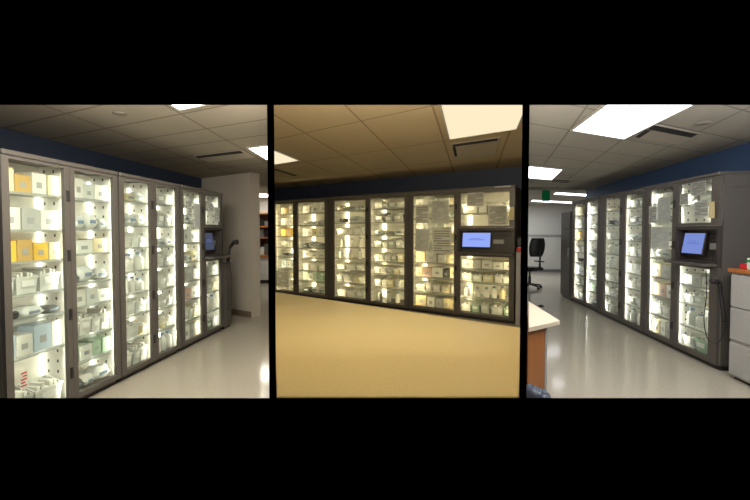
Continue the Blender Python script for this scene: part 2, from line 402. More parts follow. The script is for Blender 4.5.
def vent(G, H, a0, a1, b0, b1, label, slots):
    c = gp(G, (a0+a1)/2, (b0+b1)/2)
    t = thing('ceiling_vent', label, 'vent', (c.x, c.y, H), 0, None)
    G = (G[0]-Vector((c.x, c.y, 0)), G[1], G[2])
    bm = bmesh.new(); para(bm, G, a0, a1, b0, b1, -.008, -.001, BOUND[H], c); bev(bm, .003); obj('vent_plate', bm, M['vent'], t)
    for q in slots:
        bm = bmesh.new(); para(bm, G, *q, -.012, -.0085, BOUND[H], c); obj('air_slot', bm, M['slot'], t)
vent(G1, H1, 4.0, 5.0, .18, .97, 'grey slotted vent in the left ceiling above the beige wall', [(4.04, 4.3, .2, .95)])
vent(G2, H2, 2.1, 2.88, 1.15, 1.98, 'square vent behind the large cream light, middle ceiling', [(2.13, 2.85, 1.17, 1.26), (2.12, 2.17, 1.28, 1.75)])
vent(G2, H2, -2.16, -2.0, 1.1, 1.75, 'thin black slotted diffuser in the left of the middle ceiling', [(-2.14, -2.03, 1.12, 1.73)])
vent(G3, H3, -.95, -.22, -1.08, -.08, 'wide vent with dark slots beside the largest right ceiling light', [(-.92, -.72, -1.03, -.14), (-.68, -.26, -.21, -.12)])
vent(G3, H3, 4.75, 5.6, -.15, .42, 'small distant vent near the blue wall of the right room', [(4.85, 5.05, -.12, .4), (5.2, 5.35, -.12, .4)])
bm = bmesh.new(); p = at_z(120, 113, H1); lathe(bm, [(.05, -.001), (.055, -.005), (.045, -.011), (.02, -.013)])
o = tag(obj('smoke_detector', bm, M['disc'], None, True), 'round flat detector on the left room ceiling', 'detector'); o.location = p
bm = bmesh.new(); p = at_z(703, 123, H3); lathe(bm, [(.05, -.001), (.055, -.005), (.045, -.011), (.02, -.013)])
o = tag(obj('smoke_detector', bm, M['disc'], None, True), 'round flat detector on the right room ceiling behind the vent', 'detector'); o.location = p
p = at_z(546, 189, H3)
t = thing('exit_sign', 'green sign box hung from the ceiling of the right room', 'sign', p)
bx('sign_box', M['exit'], t, -.08, .08, -.03, .03, -.27, -.03, bevel=.008)
bx('mount', M['dark'], t, -.05, .05, -.02, .02, -.03, -.001)

# ------------------------------------------------------------------ cabinets
def frame4(bm, x0, x1, z0, z1, a0, a1, c0, c1, y0, y1):
    box(bm, x0, a0, y0, y1, z0, z1); box(bm, a1, x1, y0, y1, z0, z1)
    box(bm, a0, a1, y0, y1, z0, c0); box(bm, a0, a1, y0, y1, c1, z1)
def door(t, x0, x1, z0, z1, a0, a1, c0, c1, latch_side, nlatch):
    bm = bmesh.new(); frame4(bm, x0, x1, z0, z1, a0, a1, c0, c1, 0, .03); d = obj('door', bm, M['frame'], t)
    bx('glass_pane', M['glass'], d, a0-.004, a1+.004, .012, .017, c0-.004, c1+.004)
    lx = (a1+.012, x1-.004)
    for k in range(nlatch if latch_side > 0 else 0):
        zc = z0+(z1-z0)*(k+.5)/nlatch
        bx('door_latch', M['dark'], d, lx[0], lx[1], -.008, .002, zc-.045, zc+.045, bevel=.002)
    return d
UNITS = {}
def cabinet(R, px, glasses, D, shelves, label, group, console=False, GB=.09, GT=.07):
    s0, s1 = R.S(px[0]), R.S(px[1]); W = s1-s0; H = R.H
    t = thing('supply_cabinet', label, 'cabinet', R.W(s0), R.rz, group)
    g = [(R.S(a)-s0, R.S(b)-s0) for a, b in glasses]
    mid = (g[0][1]+g[1][0])/2
    bm = bmesh.new()
    box(bm, .001, .018, .034, D, .05, H-.02); box(bm, W-.018, W-.001, .034, D, .05, H-.02)
    box(bm, .018, W-.018, D-.012, D, .05, H-.02); box(bm, .018, W-.018, .034, D-.012, .05, .075)
    obj('carcass', bm, M['frame'], t)
    bx('top_rail', M['frame'], t, .001, W-.001, -.012, D, H-.035, H, bevel=.006)
    bx('toe_kick', M['dark'], t, .01, W-.01, .05, D-.02, 0, .05)
    z0, z1 = .055, H-.038
    gz0, gz1 = GB, H-GT
    door(t, .001, mid-.001, z0, z1, g[0][0], g[0][1], gz0, gz1, 1, 4)
    if console:
        door(t, mid+.001, W-.001, 1.5, z1, g[1][0], g[1][1], 1.53, gz1, -1, 1)
        door(t, mid+.001, W-.001, z0, 1.06, g[1][0], g[1][1], gz0, 1.035, -1, 2)
    else:
        door(t, mid+.001, W-.001, z0, z1, g[1][0], g[1][1], gz0, gz1, -1, 4)
    for i, (b0, b1) in enumerate(((.02, mid-.008), (mid+.008, W-.02))):
        bx('back_panel', M['back'], t, b0+.006, b1-.006, D-.018, D-.013, .076, H-.04)
        for sx in (b0, b1-.006):
            bx('side_panel', M['liner'], t, sx, sx+.006, .036, D-.013, .076, H-.04)
        rng = ((.1, H-.1),) if not (console and i) else ((.1, 1.02), (1.56, H-.1))
        for lz in rng:
            for sx in (b0+.008, b1-.036):
                gw = .05 if R.name == 'middle' and sx < (b0+b1)/2 else 0
                bx('light_strip', R.strip, t, sx, sx+.028+gw, D-.03, D-.02, lz[0], lz[1])
                fx = sx-.001 if sx < (b0+b1)/2 else sx+.021
                bx('front_fill_strip', R.fstrip, t, fx, fx+.008, .0365, .0385, lz[0], lz[1])  # added strips hidden behind the door stiles, brightening the fronts of the supplies
        for z in shelves[i]:
            sh = bx('shelf', M['shelf'], t, b0+.007, b1-.007, .045, D-.036, z-.01, z)
            bx('shelf_lip', M['shelf'], sh, b0+.008, b1-.008, .038, .045, z-.014, z+.006)
    UNITS[(R.name, len([k for k in UNITS if k[0] == R.name]))] = dict(t=t, s0=s0, W=W, D=D, g=g, mid=mid)
    if console:
        # the dark console between the two doors of the right bay
        c0, c1 = mid+.002, W-.002
        bm = bmesh.new(); frame4(bm, c0, c1, 1.062, 1.498, c0+.03, c1-.03, 1.1, 1.46, 0, .03)
        box(bm, c0, c1, .1, .11, 1.062, 1.498)
        for xx in (c0+.03, c1-.042): box(bm, xx, xx+.012, .03, .1, 1.1, 1.46)
        box(bm, c0+.03, c1-.03, .03, .1, 1.448, 1.46); box(bm, c0+.03, c1-.03, .03, .1, 1.1, 1.112)
        con = obj('console_housing', bm, M['frame_dark'], t)
        w = c1-c0-.1
        sc0, sc1 = c0+.08, c0+.08+w*.56
        bm = bmesh.new(); box(bm, sc0-.012, sc1+.012, -.012, .012, -.13, .13); bev(bm, .004)
        bezel = obj('monitor', bm, M['dark'], con); bezel.location = (0, .052, 1.3); bezel.rotation_euler = (math.radians(-9), 0, 0)
        bm = bmesh.new(); box(bm, sc0, sc1, -.0145, -.0125, -.115, .115); scr = obj('screen', bm, R.screen, bezel)
        # faint lines of print on the lit screen share its plane: kept as part of the monitor
        bm = bmesh.new(); box(bm, sc0+.06*(sc1-sc0)/.3, sc1-.06*(sc1-sc0)/.3, -.0152, -.0146, -.004, .006); box(bm, sc0+(sc1-sc0)*.3, sc1-(sc1-sc0)*.34, -.0152, -.0146, .02, .027)
        obj('screen_print', bm, M['screen_txt'], bezel)
        bx('card_reader', M['lip'], con, sc1+.04, min(sc1+.04+w*.2, c1-.05), .07, .1, 1.24, 1.31, bevel=.004)
        bx('status_display', M['dark'], con, sc1+.03, c1-.05, .085, .1, 1.36, 1.41, bevel=.003)
        bm = bmesh.new(); box(bm, c0+.01, c1-.01, -.13, 0, 1.07, 1.1); bev(bm, .006)
        led = obj('keyboard_ledge', bm, M['frame'], con)
        bm = bmesh.new()
        for r in range(4):
            for k in range(12):
                kx = c0+.05+k*(c1-c0-.1)/12; ky = -.115+r*.024
                box(bm, kx, kx+(c1-c0-.1)/12*.8, ky, ky+.018, 1.1, 1.107)
        obj('keyboard', bm, M['dark'], led)
    return t

SH = [[.37, .56, .80, 1.0, 1.24, 1.47, 1.72], [.33, .54, .80, 1.0, 1.25, 1.46, 1.72], [.36, .6, .82, 1.04, 1.28, 1.5, 1.74],
      [.34, .58, .8, 1.05, 1.27, 1.5, 1.75], [.33, .58, .82, 1.06, 1.3, 1.55, 1.76], [.34, .6, .82, 1.74]]
SH1 = [[.53, .79, .98, 1.22, 1.45, 1.72]] + SH[1:]
def stretch(R, lv): return [z*(R.H/2.0) for z in lv]
def trio(R, D, pxs, gls, sh, labels, group, **kw):
    for i in range(3):
        cabinet(R, pxs[i], gls[i], D[i], (stretch(R, sh[2*i]), [z if z > 1.2 and i == 2 else z*(R.H/2 if i < 2 else 1) for z in sh[2*i+1]]), labels[i], group, console=(i == 2), **kw)
trio(R1, (.28, .28, .28), [(3, 118.8), (120, 180.2), (181.5, 223)],
     [((11, 66), (76, 114.5)), ((125, 151), (157.3, 177.3)), ((184.3, 201.5), (206.2, 220.3))], SH1,
     ['nearest grey glass-fronted supply cabinet of the left room, widest in the view', 'middle grey glass-fronted supply cabinet of the left room', 'farthest glass-fronted supply cabinet of the left room, beside the beige wall'], 'supply cabinets of the left room', GB=.1, GT=.058)
trio(R2, (.58, .58, .58), [(273.6, 328.6), (329.2, 408.6), (409.2, 514.5)],
     [((275.5, 293), (297.8, 324.6)), ((334, 365.3), (370.3, 404.3)), ((413, 453.8), (460.3, 509))], SH,
     ['leftmost glass-fronted supply cabinet behind the beige counter', 'central glass-fronted supply cabinet behind the beige counter', 'supply cabinet with lit blue screen behind the beige counter'], 'supply cabinets of the middle room', GB=.1, GT=.085)
trio(R3, (.4, .4, .4), [(571.5, 599), (599.3, 644.8), (645.2, 718.5)],
     [((573.5, 584), (586, 597)), ((604, 619), (624, 641.5)), ((648.5, 671.5), (678, 710))], SH,
     ['farthest glass-fronted supply cabinet of the right room, beside the tall grey tower', 'middle glass-fronted supply cabinet of the right room', 'nearest supply cabinet of the right room, with tilted screen and keyboard ledge'], 'supply cabinets of the right room', GB=.11, GT=.06)
# recessed panel on the exposed end of the nearest right-hand cabinet
u = UNITS[('right', 2)]
bm = bmesh.new(); frame4(bm, .036, .398, .06, R3.H-.04, .1, .37, .2, R3.H-.16, 0, .008)
e = obj('end_panel', bm, M['frame'], u['t']); e.location = (u['W']+.008, 0, 0); e.rotation_euler = (0, 0, math.radians(90))
u = UNITS[('middle', 2)]
bx('name_plate', M['lip'], u['t'], u['W']-.3, u['W']-.06, -.016, -.0125, R2.H-.03, R2.H-.008)

# ------------------------------------------------------------------ supplies: prototypes of unit size, origin at the middle of the base
def proto(name, bm, mat, smooth=False): return obj(name, bm, mat, None, smooth, link=False)
def child(p, name, bm, mat): return obj(name, bm, mat, p, False, link=False)
P = {}
bm = bmesh.new(); box(bm, -.5, .5, -.5, .5, 0, .985); bev(bm, .02); box(bm, -.5, -.012, -.5, .5, .985, 1.0); box(bm, .012, .5, -.5, .5, .985, 1.0)
p = proto('carton', bm, COL['white'])
bm = bmesh.new(); box(bm, -.2, .18, -.508, -.5, .3, .58); c = child(p, 'front_label', bm, M['label_grey']); P['carton'] = (p, [c])
bm = bmesh.new()
lo = [(-.42, -.42), (.42, -.42), (.42, .46), (-.42, .46)]; hi = [(-.49, -.49), (.49, -.49), (.49, .49), (-.49, .49)]
il = [(x*.9, y*.9) for x, y in lo]; ih = [(x*.91, y*.91) for x, y in hi]
L = [bm.verts.new((x, y, 0)) for x, y in lo]; Hh = [bm.verts.new((x, y, (.74 if y < 0 else 1))) for x, y in hi]
Ih = [bm.verts.new((x, y, (.74 if y < 0 else 1))) for x, y in ih]; Il = [bm.verts.new((x, y, .06)) for x, y in il]
bm.faces.new(L[::-1]); bm.faces.new(Il)
for i in range(4):
    j = (i+1) % 4
    bm.faces.new((L[i], L[j], Hh[j], Hh[i])); bm.faces.new((Hh[i], Hh[j], Ih[j], Ih[i])); bm.faces.new((Ih[i], Ih[j], Il[j], Il[i]))
box(bm, -.5, .5, -.52, -.47, .66, .76)
p = proto('storage_bin', bm, COL['frosted'])
bm = bmesh.new(); box(bm, -.28, .28, -.53, -.521, .32, .6); c1 = child(p, 'label_holder', bm, M['label_white'])
bm = bmesh.new()
for k in range(5):
    x = -.34+k*.15; box(bm, x, x+.12, -.34, .36, .07, .86+.12*math.sin(k*2.3))
bev(bm, .02); c2 = child(p, 'wrapped_contents', bm, COL['white']); P['storage_bin'] = (p, [c1, c2])
bm = bmesh.new()
n = 9
def pillow(bm, z0, h, seed):
    top = []; bo = []
    for i in range(n):
        for j in range(n):
            x = -.5+i/(n-1); y = -.5+j/(n-1); e = max(0, (1-(2*x)**4)*(1-(2*y)**4))**.5
            w = noise.noise(Vector((x*4+seed, y*4, seed)))*.25
            top.append(bm.verts.new((x, y, z0+h*.5+h*.5*e*(1+w)))); bo.append(bm.verts.new((x, y, z0+h*.5-h*.5*e)))
    for i in range(n-1):
        for j in range(n-1):
            q = (i*n+j, (i+1)*n+j, (i+1)*n+j+1, i*n+j+1)
            bm.faces.new([top[k] for k in q]); bm.faces.new([bo[k] for k in q[::-1]])
    rim = [i*n for i in range(n)]+[(n-1)*n+j for j in range(1, n)]+[i*n+n-1 for i in range(n-2, -1, -1)]+[j for j in range(n-2, 0, -1)]
    for a, b in zip(rim, rim[1:]+rim[:1]): bm.faces.new((bo[a], bo[b], top[b], top[a]))
pillow(bm, 0, .92, 1.3)
p = proto('supply_pouch', bm, COL['clear'], True)
bm = bmesh.new(); box(bm, -.25, .25, -.52, -.47, .36, .56); c = child(p, 'printed_strip', bm, M['label_blue']); P['supply_pouch'] = (p, [c])
bm = bmesh.new(); lathe(bm, [(.42, 0), (.48, .03), (.48, .62), (.4, .72), (.2, .8), (.2, .86)], seg=16)
p = proto('bottle', bm, COL['white'], True)
bm = bmesh.new(); lathe(bm, [(.24, .86), (.24, .985), (.2, 1.0)], seg=16); c = child(p, 'bottle_cap', bm, M['label_blue']); P['bottle'] = (p, [c])
bm = bmesh.new()
pts = []
for k in range(49):
    a = k/48*math.pi*2*3; r = .44-.03*math.sin(a*.33); pts.append((r*math.cos(a), r*math.sin(a), .25+.5*k/48+.06*math.sin(a*2)))
tube(bm, pts, .14, 6)
p = proto('tubing_coil', bm, COL['black'], True)
bm = bmesh.new(); tube(bm, [(-.55, -.1, .5), (-.4, -.1, .5), (-.36, -.1, .5)], [.2, .2, .12], 8); c = child(p, 'connector', bm, COL['charcoal']); P['tubing_coil'] = (p, [c])
KW = {'carton': ('carton', 'box'), 'storage_bin': ('bin', 'storage bin'), 'supply_pouch': ('pouch', 'pouch'), 'bottle': ('bottle', 'bottle'), 'tubing_coil': ('tubing coil', 'tubing')}

def place(kind, world, rz, size, colour, label, group, parts=True):
    p, ch = P[kind]; o = p.copy(); C.objects.link(o)
    o.location = world; o.rotation_euler = (0, 0, rz); o.scale = size
    if o.material_slots: o.material_slots[0].link = 'OBJECT'; o.material_slots[0].material = COL[colour]
    tag(o, label, KW[kind][1], group)
    if parts:
        for c in ch:
            d = c.copy(); C.objects.link(d); d.parent = o
    return o
ORD = ['top', 'second', 'third', 'fourth', 'fifth', 'sixth', 'seventh', 'bottom']
POS = {1: ['alone'], 2: ['on the left', 'on the right'], 3: ['on the left', 'in the middle', 'on the right'], 4: ['far left', 'left of centre', 'right of centre', 'far right'],
       5: ['far left', 'second from left', 'in the middle', 'second from right', 'far right'], 6: ['first', 'second', 'third', 'fourth', 'fifth', 'last']}
DOOR = ['first', 'second', 'third', 'fourth', 'fifth', 'sixth']
KINDS = ['carton', 'storage_bin', 'storage_bin', 'supply_pouch', 'carton', 'storage_bin', 'bottle']
PAL = ['white', 'white', 'frosted', 'clear', 'cream', 'white', 'grey', 'frosted']
SPEC = {(0, 2): ('carton', ['yellow', 'tan', 'yellow', 'cream']), (0, 0): ('carton', ['cream', 'tan', 'white', 'cream']), (0, 4): ('tubing_coil', ['black', 'clear', 'charcoal']),
        (0, 5): ('carton', ['pale blue', 'white', 'pale blue', 'white']), (1, 3): ('supply_pouch', ['charcoal', 'clear', 'grey']), (1, 6): ('carton', ['green', 'frosted', 'green', 'green']),
        (1, 7): ('supply_pouch', ['charcoal', 'white', 'clear']), (2, 1): ('tubing_coil', ['charcoal', 'clear', 'white']), (3, 1): ('storage_bin', ['charcoal', 'grey', 'grey']), (3, 3): ('storage_bin', ['clear', 'frosted', 'grey']),
        (4, 5): ('carton', ['cream', 'pink', 'white', 'charcoal']), (4, 7): ('carton', ['cream', 'white', 'grey', 'cream']), (5, 4): ('storage_bin', ['frosted', 'green', 'clear']), (5, 5): ('bottle', ['white', 'grey', 'white'])}
seen = set()
def fill(R, nmin, nmax):
    for cab in range(3):
        u = UNITS[(R.name, cab)]
        for side in range(2):
            bay = cab*2+side
            b0, b1 = ((.03, u['mid']-.016), (u['mid']+.016, u['W']-.03))[side]
            lv = sorted(SHELVES[R.name][bay])
            tops = lv[1:]+[R.H-.05]
            if cab == 2 and side == 1: tops = [z for z in tops]; tops[lv.index(max(z for z in lv if z < 1.06))] = 1.02
            rows = list(reversed(list(zip(lv, tops))))
            for r, (z, zt) in enumerate(rows):
                rr = random.Random(bay*31+r*7+3); rl = random.Random(bay*131+r*17+(11 if R is R1 else 23 if R is R2 else 37))
                key = (bay, r)
                kind, cols = SPEC.get(key, (rr.choice(KINDS), [rr.choice(PAL) for _ in range(6)]))
                n = rl.randint(nmin, nmax)
                if key in SPEC: n = min(n, len(cols)) if R is not R2 else n
                if kind == 'tubing_coil': n = 3
                if R is R1 and bay == 0 and r == 6: n = 2
                gap = zt-z-.02
                ws = [rl.uniform(.7, 1.3) for _ in range(n)]; tot = sum(ws); x = b0
                for k in range(n):
                    wd_ = (b1-b0)*ws[k]/tot; cx = x+wd_/2; x += wd_
                    kk = kind; col = cols[k % len(cols)]
                    if kk == 'tubing_coil' and k > 0: kk = 'supply_pouch'
                    dep = min(u['D']-{.58: .25, .4: .15, .28: .13}[u['D']], {'carton': .24, 'storage_bin': .26, 'supply_pouch': .24, 'bottle': .12, 'tubing_coil': .2}[kk])
                    w = wd_*.94
                    if kk == 'bottle': w = dep = min(w, .1)
                    if kk == 'tubing_coil': w = min(w, .2)*.9; dep = min(dep, w)*.8; h = 0
                    h = gap*{'carton': rl.uniform(.6, .86), 'storage_bin': rl.uniform(.6, .85), 'supply_pouch': rl.uniform(.4, .65), 'bottle': rl.uniform(.65, .9), 'tubing_coil': .5}[kk]
                    h = min(h, .2)
                    y = {.58: .2, .4: .09, .28: .075}[u['D']]+dep/2
                    if kk in ('carton', 'storage_bin', 'supply_pouch'): y += rl.uniform(0, .008)
                    lab = '%s %s %s on %s shelf, %s glass door from left, %s room' % (col, KW[kk][0], POS[n][k], ORD[r] if r < len(rows)-1 else 'lowest', DOOR[bay], R.name)
                    assert lab not in seen, lab
                    seen.add(lab)
                    place(kk, R.W(u['s0']+cx, y, z+.0015), R.rz, (w, dep, h), col, lab, 'supplies on the shelves of the %s room' % R.name)
SHELVES = {}
def allshelves(R, sh):
    out = []
    for i in range(6):
        lv = stretch(R, sh[i]) if i != 5 else list(sh[5])
        out.append([.0765]+lv)
    SHELVES[R.name] = out
allshelves(R1, SH1); allshelves(R2, SH); allshelves(R3, SH)
fill(R1, 3, 4); fill(R2, 4, 6); fill(R3, 3, 4)

# ------------------------------------------------------------------ notices taped to the doors
def sheet(R, px0, py0, px1, py1, mat, name, label, cat, t=-.004):
    s0, za = R.hit(px0, py0, t); s1, zb = R.hit(px1, py1, t)
    bm = bmesh.new(); nn = 4; z0, z1 = min(za, zb), max(za, zb); w = s1-s0
    g = [[bm.verts.new((w*i/nn, .0015*math.sin(i*1.7+j), (z1-z0)*j/nn)) for i in range(nn+1)] for j in range(nn+1)]
    for j in range(nn):
        for i in range(nn): bm.faces.new((g[j][i], g[j][i+1], g[j+1][i+1], g[j+1][i]))
    o = obj(name, bm, mat); o.location = R.W(s0, t, z0); o.rotation_euler = (0, 0, R.rz)
    return tag(o, label, cat)
g2 = 'fifth glass door of the middle room'
sheet(R2, 415.5, 205, 429, 223, M['table_sheet'], 'notice_sheet', 'dense printed table taped upper left on the '+g2, 'paper')
sheet(R2, 431.5, 201, 449, 223.5, M['grey_sheet'], 'notice_sheet', 'large grey sheet taped upper right on the '+g2, 'paper')
sheet(R2, 415.5, 229, 429.5, 251, M['grey_sheet'], 'notice_sheet', 'plain grey sheet taped lower left on the '+g2, 'paper')
sheet(R2, 432.5, 227, 451, 254, M['table_sheet'], 'notice_sheet', 'printed sheet taped lower right on the '+g2, 'paper')
sheet(R2, 467, 193, 484, 206, M['table_sheet'], 'notice_sheet', 'small printed table above the lit screen, middle room, left of pair', 'paper')
sheet(R2, 488, 206, 507, 225, M['sheet'], 'notice_sheet', 'white printed sheet just above the card reader, middle room', 'paper')
sheet(R2, 509.5, 207, 514, 220, M['yellow_tag'], 'paper_tag', 'small yellowed tag on the right stile of the screen cabinet, middle room', 'tag', -.016)
g3 = 'fifth glass door of the right room'
sheet(R3, 649, 206.5, 656.5, 223, M['table_sheet'], 'notice_sheet', 'narrow dense printed table on the '+g3, 'paper')
sheet(R3, 657.5, 198, 670, 223, M['grey_sheet'], 'notice_sheet', 'tall grey sheet upper right on the '+g3, 'paper')
sheet(R3, 651, 227, 669, 250, M['grey_sheet'], 'notice_sheet', 'wide grey sheet lower down on the '+g3, 'paper')
sheet(R3, 680, 194, 688, 204, M['table_sheet'], 'notice_sheet', 'small dark printed square above the tilted screen, right room', 'paper')
sheet(R3, 691, 183, 706, 194, M['sheet'], 'notice_sheet', 'printed sheet at the top of the door above the tilted screen, right room', 'paper')
sheet(R3, 694, 202, 708, 216, M['table_sheet'], 'notice_sheet', 'printed sheet right of the dark printed square, right room', 'paper')
sheet(R3, 709, 202, 714.5, 218, M['yellow_tag'], 'paper_tag', 'yellowed tag on the wide right stile of the nearest right cabinet', 'tag', -.016)
sheet(R1, 187, 199, 192, 217, M['table_sheet'], 'notice_sheet', 'narrow printed sheet on the fifth glass door of the left room', 'paper')
sheet(R1, 193.5, 203, 200, 228, M['grey_sheet'], 'notice_sheet', 'tall grey sheet on the fifth glass door of the left room', 'paper')
sheet(R1, 208, 203, 213, 213, M['table_sheet'], 'notice_sheet', 'small dark printed square on the sixth glass door of the left room', 'paper')
sheet(R1, 213.8, 207, 219.5, 222, M['sheet'], 'notice_sheet', 'white printed sheet on the sixth glass door of the left room', 'paper')
sheet(R2, 276.5, 270, 289, 288, M['sheet'], 'notice_sheet', 'white sheet low on the first glass door of the middle room', 'paper')
sheet(R1, 20, 372, 28, 388, printed('red_print_sheet', (232, 228, 222), (206, 70, 70), 3, 6, .8), 'notice_sheet', 'sheet with red print low on the first glass door of the left room', 'paper', .02)

# ------------------------------------------------------------------ scanners and cords
def scanner(R, label, body, cord, t, s=1.0):
    s0, z0 = R.hit(body[0][0], body[0][1], t)
    base = R.W(s0, t, z0)
    r = thing('barcode_scanner', label, 'scanner', base, R.rz)
    loc = lambda q, tt=t: Vector((R.hit(q[0], q[1], tt)[0]-s0, tt-t, R.hit(q[0], q[1], tt)[1]-z0))
    bm = bmesh.new(); pts = spline([loc(q) for q in body], 5); nn = len(pts)
    tube(bm, pts, [.017*s*(.75+.45*abs(math.cos(i/nn*3.0))) for i in range(nn)], 10); obj('handle', bm, M['blackp'], r, True)
    h = pts[-1]
    bm = bmesh.new(); tube(bm, [h+Vector((0, .0, .01)), h+Vector((0, -.03, .025)), h+Vector((0, -.075, .03)), h+Vector((0, -.08, .03))], [.02*s, .026*s, .03*s, .024*s], 10); obj('scanner_head', bm, M['dark'], r, True)
    bm = bmesh.new(); tube(bm, spline([loc(q) for q in cord], 8), .0042, 6); obj('cord', bm, M['blackp'], r, True)
scanner(R3, 'black handheld scanner with looped cord hanging beside the nearest right cabinet door', [(724.5, 322), (722.5, 306), (720.5, 292), (719.5, 284)],
        [(706, 271), (706.5, 295), (704, 318), (706.5, 336), (713, 343), (720, 340), (724, 331), (724.5, 322)], -.05)
scanner(R1, 'grey scanner on a stand at the far end of the left cabinets, with hanging cord', [(228.1, 262), (228.6, 255), (230.1, 248), (232.6, 244)],
        [(228.1, 262), (231.1, 275), (231.4, 292), (230.6, 304), (229.1, 310), (227.9, 300), (227.6, 284)], -.056, 1.3)

# low grey unit past the left cabinets
pa = R1.S(224.3); pb = R1.S(230.5)
t = thing('pedestal_cabinet', 'low grey pedestal at the far end of the left cabinets, under the scanner', 'cabinet', R1.W(pa), R1.rz)
w = pb-pa
bx('body', M['frame'], t, 0, w, 0, .28, .04, .98, bevel=.006); bx('toe_kick', M['dark'], t, .01, w-.01, .02, .27, 0, .04)
bx('door', M['frame'], t, .02, w-.02, -.014, 0, .08, .74, bevel=.003); bx('drawer', M['frame'], t, .02, w-.02, -.014, 0, .76, .95, bevel=.003)
bx('top_slab', M['file'], t, -.01, w+.01, -.03, .285, .98, 1.0, bevel=.004)

# ------------------------------------------------------------------ far shelves past the left doorway
t = thing('bookcase', 'orange-brown open bookcase glimpsed through the left doorway', 'bookcase', (-2.99, 9.7, 0))
bm = bmesh.new()
box(bm, -.3, -.28, 0, .35, .79, 1.98); box(bm, .2, .22, 0, .35, .79, 1.98); box(bm, -.3, .22, .33, .35, .79, 1.98)
obj('bookcase_carcass', bm, M['wood_dark'], t)
for z in (1.25, 1.56, 1.93): bx('shelf', M['wood_panel'], t, -.28, .2, -.01, .33, z, z+.035)
bx('base_cabinet', M['offwhite'], t, -.3, .22, -.02, .35, .1, .72, bevel=.006); bx('worktop', M['wood_panel'], t, -.31, .23, -.05, .35, .72, .79)
bx('plinth', M['dark'], t, -.29, .21, .02, .35, 0, .1)
for i, (z, cols) in enumerate(((1.285, ('charcoal', 'black', 'grey')), (1.595, ('black', 'charcoal', 'pink')), (.79, ('white', 'charcoal', 'white')))):
    for k, c in enumerate(cols):
        place('carton', Vector((-3.15+k*.13, 9.84, z+.0015)), 0, (.11, .2, (.3 if i == 2 else .22)-.04*((k+i) % 3)), c, '%s box on the %s of the far bookcase, %s of three' % (c, ['middle shelf', 'upper shelf', 'worktop'][i], ['first', 'second', 'last'][k]), 'boxes on the far bookcase', parts=False)

# ------------------------------------------------------------------ middle room counter and side items
ch = .655
ca, cb_ = at_z(276, 292, ch), at_z(508.5, 326, ch)
cd = (cb_-ca).normalized()
def meet(k, off):                                        # where the counter's back edge meets a partition
    s = (k*ca.y+off-ca.x)/(cd.x-k*cd.y); q = ca+cd*s; return (q.x, q.y)
qa, qb = meet(RL, .02), meet(RR, -.02)
poly = [radial(RL, Y0+.004, .02), radial(RR, Y0+.004, -.02), qb, qa]
t = thing('service_counter', 'wide beige speckled counter in front of the middle cabinets', 'counter', (0, Y0, 0))
sh = lambda ps: [(x, y-Y0) for x, y in ps]
bm = bmesh.new(); prism(bm, sh(poly), ch-.035, ch); bev(bm, .004); obj('counter_top', bm, M['counter'], t)
ctr = Vector((sum(q[0] for q in poly)/4, sum(q[1] for q in poly)/4))
bm = bmesh.new(); prism(bm, sh([tuple(ctr+(Vector(q)-ctr)*.93) for q in poly]), 0, ch-.036); obj('counter_base', bm, M['beige'], t)
sa, sb = R2.S(515.8), R2.S(521)
t = thing('file_cabinet', 'pale grey file cabinet squeezed right of the screen cabinet, middle room', 'cabinet', R2.W(sa, .02), R2.rz)
bx('cabinet_body', M['file'], t, 0, sb-sa, 0, .12, .0, 1.12, bevel=.004)
for z in (.04, .4, .76): bx('drawer', M['file'], t, .006, sb-sa-.006, -.012, -.001, z, z+.33, bevel=.003)
t2 = thing('glove_box', 'red box on the pale file cabinet of the middle room', 'box', R2.W(sa+.045, .1, 1.121), R2.rz)
bx('carton_body', M['red'], t2, -.04, .04, -.05, .05, 0, .07, bevel=.004); bx('opening', M['label_white'], t2, -.025, .025, -.035, .035, .07, .073)
t2 = thing('phone_set', 'dark bulky device above the red box in the middle room', 'device', R2.W(sa+.045, .1, 1.1945), R2.rz)
bx('device_body', M['blackp'], t2, -.038, .038, -.05, .05, 0, .16, bevel=.015); bx('device_front', M['dark'], t2, -.028, .028, -.056, -.05, .03, .13, bevel=.002)

# ------------------------------------------------------------------ right room: drawers, tower, desk, bin, chair
y_a, y_b = 3.41, 2.62
line = lambda Y: 3.507+.1515*(Y-3.5528)
q0 = Vector((line(y_a), y_a, 0)); q1 = Vector((line(y_b), y_b, 0)); w = (q1-q0).length; rz = R3.rz
for nm in range(1):
    t = thing('file_cabinet', 'light grey three-drawer file cabinet at the right edge, wooden top', 'cabinet', q0, rz)
    D = .3
    bx('cabinet_body', M['file'], t, 0, w, .0, D, .03, 1.04, bevel=.006); bx('plinth', M['dark'], t, .02, w-.02, .03, D-.02, 0, .03)
    for z in (.05, .39, .71):
        d = bx('drawer', M['file'], t, .015, w-.015, -.018, -.001, z, z+.31, bevel=.005)
        bx('drawer_handle', M['vent'], d, w*.3, w*.7, -.034, -.018, z+.245, z+.265, bevel=.004)
    bx('wooden_top', M['wood_panel'], t, -.015, w+.015, -.03, D+.01, 1.04, 1.075, bevel=.005)
dv, nv = R3.d, R3.n
t = thing('glove_box', 'pinkish red box at the front of the right file cabinet top', 'box', q0+dv*.07+nv*.1+Vector((0, 0, 1.0765)), rz)
bx('carton_body', M['red'], t, -.035, .035, -.06, .06, 0, .05, bevel=.004); bx('opening', M['label_white'], t, -.02, .02, -.06+.03, .03, .05, .053)
t = thing('glove_box', 'white box with green band on the right file cabinet', 'box', q0+dv*.19+nv*.12+Vector((0, 0, 1.0765)), rz)
bx('carton_body', M['offwhite'], t, -.07, .07, -.09, .09, 0, .11, bevel=.004); bx('green_band', M['green'], t, -.072, .072, -.092, .092, .07, .095)
